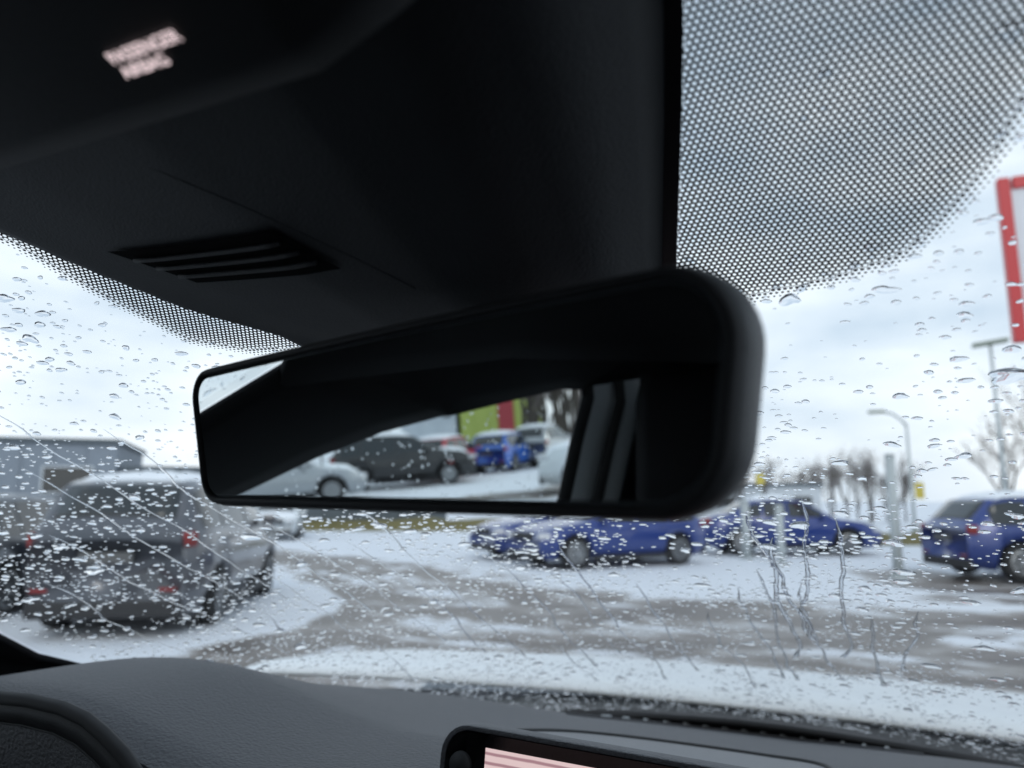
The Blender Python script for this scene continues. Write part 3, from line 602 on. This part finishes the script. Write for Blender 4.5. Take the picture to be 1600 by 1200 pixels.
# --- headliner, roof rails, pillars, doors
XS = np.linspace(-.56, .56, 23); V = []
ysr = [0, .12, .3, .6, 1.0, 1.5, 2.0, 2.4]
for x in XS:
    h0 = wso(x, s_top(x)-.01, .012)
    for q in ysr: V.append((x, h0.y-.0-q, h0.z+.035*min(q/.3, 1)-.01*q*q-(.02*abs(x)*min(q, 1))))
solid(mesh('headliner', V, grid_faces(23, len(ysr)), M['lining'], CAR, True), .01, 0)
WIN = [(.56, 1.135), (.30, 1.252), (.068, 1.349), (-.036, 1.389), (-.127, 1.416), (-.228, 1.435), (-.342, 1.454), (-.431, 1.468), (-.465, 1.471), (-.477, 1.466), (-.480, 1.450), (-.462, 1.38), (-.435, 1.25), (-.40, 1.08)]
def wx(z): return -.70-(1.47-z)*.22+.005
def side_parts(sg):
    f = lambda p: (p[0]*-sg, p[1], p[2])
    tagn = CAR
    A = [(wx(z), y, z) for y, z in WIN]
    top = A[:9]
    # A-pillar trim: from the windscreen edge to the window edge
    E1 = [wso(-x_edge(s), s, .004) for s in (.16, .30, .38, .50, .66, .80, .88, .92, .955)]
    W1 = [A[0], (wx(1.17), .48, 1.17), (wx(1.215), .38, 1.215), A[1], (wx(1.30), .19, 1.30), A[2], A[3], A[4], A[5]]
    Mid = []
    for p, q in zip(E1, W1):
        p, q = Vector(p), Vector(q); c = p.lerp(q, .5)+Vector((.02, .004, .002)); Mid.append(c)
    V = []
    for p, c, q in zip(E1, Mid, W1):
        p, q = Vector(p), Vector(q)
        for k in range(7):
            t = k/6; V.append(f(p*(1-t)**2+c*2*t*(1-t)+q*t*t))
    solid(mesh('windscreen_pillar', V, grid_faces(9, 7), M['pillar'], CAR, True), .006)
    # roof rail lining between window top and headliner edge
    h = [wso(-.53, .955, .004), (-.53, -.05, 1.525)]+[(-.53, y, 1.535) for y in (-.2, -.32, -.42, -.5)]
    T1 = [A[5], A[5], A[5], A[6], A[7], A[9]]
    strip('roof_rail', [f(p) for p in h], [f(p) for p in T1], M['lining'], CAR, 4)
    strip('rear_roof_rail', [f((-.53, y, 1.535-.02*i)) for i, y in enumerate((-.48, -.9, -1.5, -2.4))], [f((wx(1.46), y, 1.468-.012*i)) for i, y in enumerate((-.48, -.9, -1.5, -2.4))], M['lining'], CAR, 2)
    # B-pillar: rubber, painted frame, trim, each its own strip
    path = [Vector((0, y, z)) for y, z in WIN[5:]]; nn = []
    for i in range(len(path)):
        d = (path[min(i+1, len(path)-1)]-path[max(i-1, 0)]).normalized(); nn.append(Vector((0, d.z, -d.y)) if d.z*-1 > 0 or True else d)
    nn = [n if (n.y < 0 or n.z > 0) and not (n.z < -.3) else -n for n in nn]
    def sh(o, dx): 
        Q = [p+n*o for p, n in zip(path, nn)]
        return [f((wx(q.z)+dx, q.y, q.z)) for q in Q]
    strip('door_seal', sh(0, 0), sh(.020, .008), M['rubber'], CAR, 1, .006)
    strip('door_frame', sh(.020, .008)[3:], sh(.058, .016)[3:], M['seal'], CAR, 2, .008)
    strip('door_seal', sh(.058, .02), sh(.074, .026), M['rubber'], CAR, 1, .008)
    strip('door_frame', sh(.074, .022)[3:], sh(.108, .03)[3:], M['seal'], CAR, 2, .008)
    edge = A[9:]
    strip('centre_pillar', [f((p[0]+.035, p[1]-.112, p[2])) for p in edge], [f((p[0]+.05, p[1]-.30, p[2])) for p in edge], M['lining'], CAR, 2, .02)
    # doors below the glass and rear door frame
    V = []
    for y, z in ((.56, 1.13), (.3, 1.12), (0, 1.10), (-.4, 1.08), (-.9, 1.08), (-2.4, 1.08)):
        for zz in (z, z-.12, .7, .35): V.append(f((wx(z)-(.02 if zz < 1 else 0), y, zz)))
    solid(mesh('door_panel', V, grid_faces(6, 4), M['trim'], CAR, True), .03)
    strip('rear_pillar', [f((wx(z), -1.25-(1.46-z)*.5, z)) for z in (1.46, 1.3, 1.08)], [f((wx(z), -2.4, z)) for z in (1.46, 1.3, 1.08)], M['trim'], CAR, 2)
    P = [f((x-.006, y, z)) for (x, y, z) in A]; gl_ = mesh('side_window', P, [tuple(range(len(P)))], M['side_pane'], CAR)
    Q = [f((wx(z)-.004, y, z)) for y, z in ((-.78, 1.455), (-1.25, 1.45), (-1.44, 1.08), (-.70, 1.08))]; mesh('rear_side_window', Q, [(0, 1, 2, 3)], M['side_pane'], CAR)
    return gl_
swin = side_parts(1); side_parts(-1)
# drops on the driver's window
r5 = random.Random(5); V = []; Fc = []; cnt = 0
while cnt < 420:
    y, z = r5.uniform(-.47, .15), r5.uniform(1.22, 1.47)
    top_ = np.interp(-y, [-.56, -.3, -.068, .036, .127, .228, .342, .431, .47], [1.135, 1.252, 1.349, 1.389, 1.416, 1.435, 1.454, 1.468, 1.47])
    if z > top_-.004 or y < -.43: continue
    cnt += 1; r = r5.uniform(.0007, .0021); o = len(V); cx = wx(z)-.0075; V.append((cx-r*.5, y, z))
    for (q, g) in ((.5, .8), (.85, .42), (1, 0)):
        V += [(cx-r*.5*g, y+cos(k*pi/4)*r*q, z+sin(k*pi/4)*r*q*1.1) for k in range(8)]
    Fc += [(o, o+1+k, o+1+(k+1) % 8) for k in range(8)]
    for j in range(2): Fc += [(o+1+j*8+k, o+1+(j+1)*8+k, o+1+(j+1)*8+(k+1) % 8, o+1+j*8+(k+1) % 8) for k in range(8)]
    b = len(V); V += [(cx, y+cos(k*pi/4)*r, z+sin(k*pi/4)*r*1.1) for k in range(8)]; Fc.append(tuple(range(b, b+8)[::-1]))
Fc = [f[::-1] for f in Fc]
tag(mesh('raindrop_field', V, Fc, M['water'], swin, True), kind='stuff')
# cabin tub
mb = MB(); mb.box((0, -.9, .36), (1.5, 3.2, .04)); mb.build('floor_pan', M['lining'], CAR)
mb = MB(); mb.box((0, .70, .74), (1.3, .04, .74)); mb.build('firewall', M['dark'], CAR)
mb = MB(); mb.box((0, -2.42, .72), (1.46, .05, .72)); mb.box((-.6, -2.42, 1.28), (.26, .049, .40)); mb.box((.6, -2.42, 1.28), (.26, .049, .40)); mb.build('tailgate', M['trim'], CAR)
for sg in (-1, 1):
    MB().box((sg*.40, -.42, .90), (.46, .16, .66), Matrix.Rotation(.16, 3, 'X'), bev=.05).build('seat_backrest', M['fabric'], CAR, True)
    MB().box((sg*.40, -.16, .62), (.48, .5, .16), bev=.05).build('seat_cushion', M['fabric'], CAR, True)
    MB().box((sg*.405, -.47, 1.36), (.27, .11, .22), Matrix.Rotation(.12, 3, 'X'), bev=.045).build('headrest', M['fabric'], CAR, True)

# --- dashboard
def zd(x, y):
    z = 1.121+(.88-max(y, .50))*.228+max(0, .50-y)*.05+.03*max(0, x-.05)
    k = min(1, max(0, (-.18-x)/.2)); z += .016*k*k*(3-2*k)
    b = min(1, max(0, (.66-y)/.2)); z += .020*math.exp(-((x+.41)/.13)**2)*b*b*(3-2*b)
    return z-.6*max(0, -.48-x)**2
def yf(x): return .338
def yfar(x):
    lo, hi = .4, 1.1
    for _ in range(30):
        m_ = (lo+hi)/2; s = (zd(x, m_)-Zb+.1*x*x)/sin(AL)
        if m_ < ws(x, s).y-.012: lo = m_
        else: hi = m_
    return lo
xs = np.linspace(-.72, .62, 90); V = []; nv = 44
for x in xs:
    a, b = yf(x), yfar(x)
    for k in range(nv):
        y = a+(b-a)*k/(nv-1); z = zd(x, y); e = (y-a)
        if e < .03: z -= (.03-e)**2*9
        e2 = b-y
        if e2 < .10: z -= (.10-e2)**2*.3
        V.append((x, y, z))
DASH = mesh('dashboard', V, grid_faces(90, nv), M['dash'], CAR, True); tag(DASH, 'grey grained dashboard top under the windscreen')
V = []
for x in xs:
    a = yf(x); z = zd(x, a)-.0081
    V += [(x, a, z), (x, a-.003, z-.012), (x, a+.004, z-.05), (x, a+.03, z-.13), (x, a+.08, z-.30)]
fas = mesh('dash_fascia', V, grid_faces(90, 5), M['dash'], DASH, True)
# hooded instrument binnacle: shade inside painted as a flat black sheet, with a stitched rim
BA = [(-.60, 1.214), (-.53, 1.232), (-.47, 1.241), (-.414, 1.2445), (-.374, 1.2465), (-.341, 1.2455), (-.318, 1.2415), (-.300, 1.2345), (-.282, 1.2255), (-.266, 1.213), (-.256, 1.196), (-.252, 1.17), (-.255, 1.12)]
rim_ = [Vector((x, .331, z)) for x, z in BA]
V = []
for p in rim_: V += [p+Vector((0, .004, .004)), p+Vector((0, -.004, .001)), p+Vector((-.004, -.004, -.006)), p+Vector((-.012, .002, -.014)), p+Vector((-.02, .03, -.024))]
for i in range(len(rim_)): 
    pass
bz = mesh('binnacle_mouth', V, grid_faces(len(rim_), 5), M['console'], DASH, True)
c = Vector((-.43, .36, 1.10)); inner = [p+Vector((-.02, .03, -.024)) for p in rim_]
mesh('binnacle_shade', inner+[Vector((-.60, .361, 1.10)), Vector((-.28, .361, 1.08))], [tuple(range(len(inner)))+(len(inner)+1, len(inner))], M['frit'], DASH)
mb = MB(); mb.tube([p+Vector((0, -.001, .003)) for p in rim_], .0045, 8); mb.build('binnacle_rim', M['rubber'], DASH, True)
mb = MB(); mb.tube([p+Vector((-.013, .003, -.0145)) for p in rim_], .0012, 6); mb.build('binnacle_rim', M['trim'], DASH, True)
# shade of the gap between dash and glass, laid in as a black sheet
V = []
for x in np.linspace(-.56, .60, 50):
    b = yfar(x); z = zd(x, b)
    V += [(x, b-.016, z-.001), (x, b-.002, z-.005), (x, b+.05, z-.05)]
mesh('dash_gap_shade', V, grid_faces(50, 3), M['rubber'], DASH, True)
# defroster outlet along the glass, shade in its slot painted as a dark patch
def on_dash(x, y, l=0): return Vector((x, y, zd(x, y)-(.3*(.10-(yfar(x)-y))**2 if yfar(x)-y < .10 else 0)+l))
def dpatch(name, x0, x1, y0, y1, m, lift, parent, n=24, k=6, skew=0):
    V = []
    for i in range(n):
        x = x0+(x1-x0)*i/(n-1)
        for j in range(k): t = j/(k-1); V.append(on_dash(x+skew*t*(1 if i < n/2 else -1), y0(x)+(y1(x)-y0(x))*t, lift))
    return mesh(name, V, grid_faces(n, k), m, parent, True)
dpatch('defroster_shade', -.215, .165, lambda x: yfar(x)-.062, lambda x: yfar(x)-.030, M['console'], .0016, DASH, 30, 4)
for i in range(15):
    x = -.19+i*.0235; mb = MB(); a = on_dash(x, yfar(x)-.060, .003); b = on_dash(x+.004, yfar(x)-.034, .003); mb.tube([a, b], .0020, 5); mb.build('defroster_fin', M['seal'], DASH, True)
mb = MB(); mb.tube([on_dash(-.225+.40*i/29, yfar(-.225+.40*i/29)-.064, .0012) for i in range(30)], .0016, 6); mb.build('defroster_lip', M['dash'], DASH, True)
# speaker grille with its mesh drawn as dark dots in the colour
m = mat('speaker_mesh', (.05, .051, .056), .5); t = m.node_tree; b_ = t.nodes['Principled BSDF']
co = N(t, 'ShaderNodeTexCoord'); mpn = N(t, 'ShaderNodeMapping'); mpn.inputs['Scale'].default_value = (330, 330, 330); mpn.inputs['Rotation'].default_value = (0, 0, radians(45))
ck = N(t, 'ShaderNodeTexVoronoi'); ck.inputs['Scale'].default_value = 1; ck.inputs['Randomness'].default_value = 0
t.links.new(co.outputs['Object'], mpn.inputs[0]); t.links.new(mpn.outputs[0], ck.inputs['Vector'])
rp = N(t, 'ShaderNodeValToRGB'); rp.color_ramp.elements[0].position = .28; rp.color_ramp.elements[0].color = (.02, .02, .021, 1); rp.color_ramp.elements[1].position = .42; rp.color_ramp.elements[1].color = (.16, .162, .17, 1)
t.links.new(ck.outputs['Distance'], rp.inputs[0]); t.links.new(rp.outputs[0], b_.inputs['Base Color'])
GO = [(-.155, .50), (-.150, .60), (-.135, .66), (-.105, .690), (-.05, .705), (.02, .705), (.07, .695), (.092, .67), (.10, .62), (.10, .50)]
def fan(name, poly, m, lift, parent):
    cxx = sum(p[0] for p in poly)/len(poly); cyy = sum(p[1] for p in poly)/len(poly); V = []; n = len(poly); K_ = 10
    for k in range(K_+1):
        for (x, y) in poly: q = max(k/K_, .01); V.append(on_dash(cxx+(x-cxx)*q, cyy+(y-cyy)*q, lift))
    return mesh(name, V, grid_faces(K_+1, n, True), m, parent, True)
def rounded(poly, it=3):
    for _ in range(it):
        q = []
        for i in range(len(poly)):
            a, b = poly[i], poly[(i+1) % len(poly)]; q += [(a[0]*.75+b[0]*.25, a[1]*.75+b[1]*.25), (a[0]*.25+b[0]*.75, a[1]*.25+b[1]*.75)]
        poly = q
    return poly
GP = rounded(GO, 2); fan('speaker_grille', GP, m, .002, DASH)
mb = MB(); mb.tube([on_dash(x, y, .0022) for x, y in GP+GP[:2]], .0022, 6); mb.build('speaker_rim', M['rubber'], DASH, True)

# --- touchscreen on the dash
TS = empty('touchscreen', (0, 0, 0)); TS.parent = CAR
tsr = Matrix.Rotation(radians(-4), 3, 'Z') @ Matrix.Rotation(radians(-8), 3, 'X'); o0 = Vector((.035, .402, 1.157))
def rr(wd, ht, r, n=6):
    P = []
    for (cx, cz, a0) in ((wd/2-r, ht/2-r, 0), (-wd/2+r, ht/2-r, 90), (-wd/2+r, -ht/2+r, 180), (wd/2-r, -ht/2+r, 270)):
        P += [(cx+r*cos(radians(a0+90*k/n)), cz+r*sin(radians(a0+90*k/n))) for k in range(n+1)]
    return P
def layers(name, L_, m, parent, cap0=True, cap1=True):
    V = []; n = len(L_[0][0])
    for P, d in L_: V += [o0+tsr @ Vector((x, d, z)) for x, z in P]
    Fc = grid_faces(len(L_), n, True)
    if cap0: Fc.append(tuple(range(n)))
    if cap1: Fc.append(tuple(range((len(L_)-1)*n, len(L_)*n))[::-1])
    return mesh(name, V, Fc, m, parent, True)
WT, HT = .30, .176
layers('frame', [(rr(WT-.006, HT-.006, .016), -.002), (rr(WT-.001, HT-.001, .018), -.003), (rr(WT, HT, .019), -.001), (rr(WT, HT, .019), .012), (rr(WT-.02, HT-.02, .015), .022)], M['dash'], TS, False, True)
layers('front_glass', [(rr(WT-.007, HT-.007, .016), -.0022), (rr(WT-.008, HT-.008, .016), .004)], M['gloss'], TS, True, True)
dm = bpy.data.materials.new('lit_display'); dm.use_nodes = True; t = dm.node_tree; b_ = t.nodes['Principled BSDF']; b_.inputs['Base Color'].default_value = (.02, .02, .02, 1); b_.inputs['Roughness'].default_value = .1
co = N(t, 'ShaderNodeTexCoord'); sp = N(t, 'ShaderNodeSeparateXYZ'); t.links.new(co.outputs['Object'], sp.inputs[0])
wv = N(t, 'ShaderNodeTexWave', bands_direction='Z'); wv.inputs['Scale'].default_value = 62; wv.inputs['Distortion'].default_value = .6; t.links.new(co.outputs['Object'], wv.inputs['Vector'])
rp = N(t, 'ShaderNodeValToRGB'); rp.color_ramp.elements[0].position = .08; rp.color_ramp.elements[0].color = (.42, .24, .27, 1); rp.color_ramp.elements[1].position = .4; rp.color_ramp.elements[1].color = (.82, .62, .62, 1)
t.links.new(wv.outputs['Color'], rp.inputs[0]); t.links.new(rp.outputs[0], b_.inputs['Emission Color']); b_.inputs['Emission Strength'].default_value = .85
DW, DH = .232, .130
mesh('display', [o0+tsr @ Vector((x, -.0032, z)) for x, z in ((-.118, -DH/2), (.13, -DH/2), (.13, .0775), (-.118, .0775))], [(0, 1, 2, 3)], dm, TS)
mb = MB(); c = o0+tsr @ Vector((-.1345, -.0026, .066)); e = o0+tsr @ Vector((-.1345, -.0055, .066)); mb.tube([c, e], [.0075, .007], 18); mb.build('knob', M['rubber'], TS, True)
MB().box((.03, .45, 1.09), (.10, .05, .12), bev=.01).build('mount', M['console'], TS)

# --- bonnet and cowl in front of the glass
HOODY, HOODZ = 1.37, 1.052
V = []; xs = np.linspace(-1.2, 1.2, 51); qs = np.linspace(0, 1, 24)
for x in xs:
    yr = HOODY-.06*x*x
    for q in qs:
        y = yr+q*1.15; z = HOODZ-.112*q-.06*q**2-.16*q**5-.02*x*x-max(0, abs(x)-1.05)**2*1.6
        if q < .03: z -= .02*(1-q/.03)
        V.append((x, y, z))
solid(mesh('bonnet', V, grid_faces(51, 24), M['hood'], CAR, True), .01, 0)
V = []
for x in np.linspace(-1.15, 1.15, 40):
    a = ws(x, -.0); V += [wso(x, .03, .012), wso(x, 0, .004)+Vector((0, .004, -.01)), (x, 1.18-.3*x*x, 1.035-.07*x*x), (x, 1.40-.06*x*x, 1.02-.05*x*x)]
solid(mesh('cowl', V, grid_faces(40, 4), M['rubber'], CAR, True), .006)
for x0_, x1_ in ((-.52, .05), (-.02, .52)):
    mb = MB(); mb.tube([(x0_+(x1_-x0_)*k/12, 1.13-.3*(x0_+(x1_-x0_)*k/12)**2, 1.068-.06*(x0_+(x1_-x0_)*k/12)**2) for k in range(13)], .007, 6); mb.build('wiper_arm', M['rubber'], CAR, True)
for sg in (-1, 1): MB().box((sg*1.17, 1.55, .60), (.06, 1.6, .40), bev=.02).build('front_wing', M['white_paint'], CAR)
MB().box((0, 2.36, .54), (2.3, .08, .30), bev=.03).build('front_bumper', M['white_paint'], CAR)

# ------------------------------------------------------------------ rear-view mirror
MN = Vector((-.2589, -.9641, -.0583)).normalized(); MX = Vector((.9659, -.2590, -.0064)); MX = (MX-MN*MX.dot(MN)).normalized(); MY = MN.cross(MX)
if MY.z < 0: MY = -MY
M0 = Vector((.0308, .1884, 1.4118))
def outline(corners, radii, n=10):
    P = []; m_ = len(corners)
    for i in range(m_):
        a, b, c = Vector(corners[i-1]), Vector(corners[i]), Vector(corners[(i+1) % m_]); r = radii[i]
        u, v = (a-b).normalized(), (c-b).normalized(); ang = u.angle(v); d = r/math.tan(ang/2); ce = b+(u+v).normalized()*(r/sin(ang/2))
        s, e = b+u*d-ce, b+v*d-ce; a0 = atan2(s.y, s.x); a1 = atan2(e.y, e.x); da = (a1-a0+pi) % (2*pi)-pi
        P += [ce+Vector((cos(a0+da*k/n), sin(a0+da*k/n)))*r for k in range(n+1)]
        nxt = corners[(i+1) % m_]
    # densify long sides
    Q = []
    for i, p in enumerate(P):
        q = P[(i+1) % len(P)]; L_ = (q-p).length; k = max(1, int(L_/.012)); Q += [p.lerp(q, j/k) for j in range(k)]
    return Q
OUT = outline([(.0835, .0245), (-.172, .0232), (-.158, -.0345), (.0735, -.0362)], [.019, .0115, .0145, .021])
# slight crown on the long edges
OUT = [Vector((p.x, p.y+(.0012*(1-((p.x+.044)/.13)**2) if p.y > .015 else 0))) for p in OUT]
def inset(P, d):
    n = len(P); Q = []
    ar = sum(P[i].x*P[(i+1) % n].y-P[(i+1) % n].x*P[i].y for i in range(n)); sg = 1 if ar > 0 else -1
    for i in range(n):
        t_ = (P[(i+1) % n]-P[i-1]).normalized(); Q.append(P[i]+Vector((-t_.y, t_.x))*d*sg)
    return Q
def m3(p, d): return M0+MX*p.x+MY*p.y+MN*d
def ml(name, L_, m, parent, cap=None):
    V = []; n = len(OUT)
    for i_, d in L_: V += [m3(p, d) for p in inset(OUT, i_)]
    Fc = grid_faces(len(L_), n, True)
    if cap == 0: Fc = Fc+[tuple(range(n))]
    if cap == 1: Fc = Fc+[tuple(range((len(L_)-1)*n, len(L_)*n))]
    return mesh(name, V, Fc, m, parent, True)
RM = empty('rear_view_mirror', M0-Vector((0, 0, .04))); tag(RM, 'black framed rear-view mirror hanging in front of the windscreen', 'mirror')
RM.location = (0, 0, 0)
gl_ = inset(OUT, .0042); me = mesh('mirror_glass', [m3(p, 0) for p in gl_], [tuple(range(len(gl_)))], M['silvering'], RM)
ml('glass_bevel', [(.0043, .0001), (.0032, -.0004), (.0030, -.0012)], M['glass_edge'], RM)
ml('bezel', [(.0030, -.0012), (.0028, .0009), (.0020, .0013), (.0009, .0010), (.0002, -.0004), (0, -.0022)], M['rubber'], RM)
ml('housing', [(0, -.0022), (-.0006, -.0032), (-.0010, -.008), (-.0006, -.014), (.003, -.022), (.010, -.029), (.018, -.033), (.024, -.034)], M['shell'], RM, 1)
mb = MB(); a = m3(Vector((-.044, 0)), -.03); mb.tube([a, a+Vector((0, .02, .012)), wso(-.02, .80, .02)], [.014, .011, .016], 14); mb.build('stem', M['shell'], RM, True)
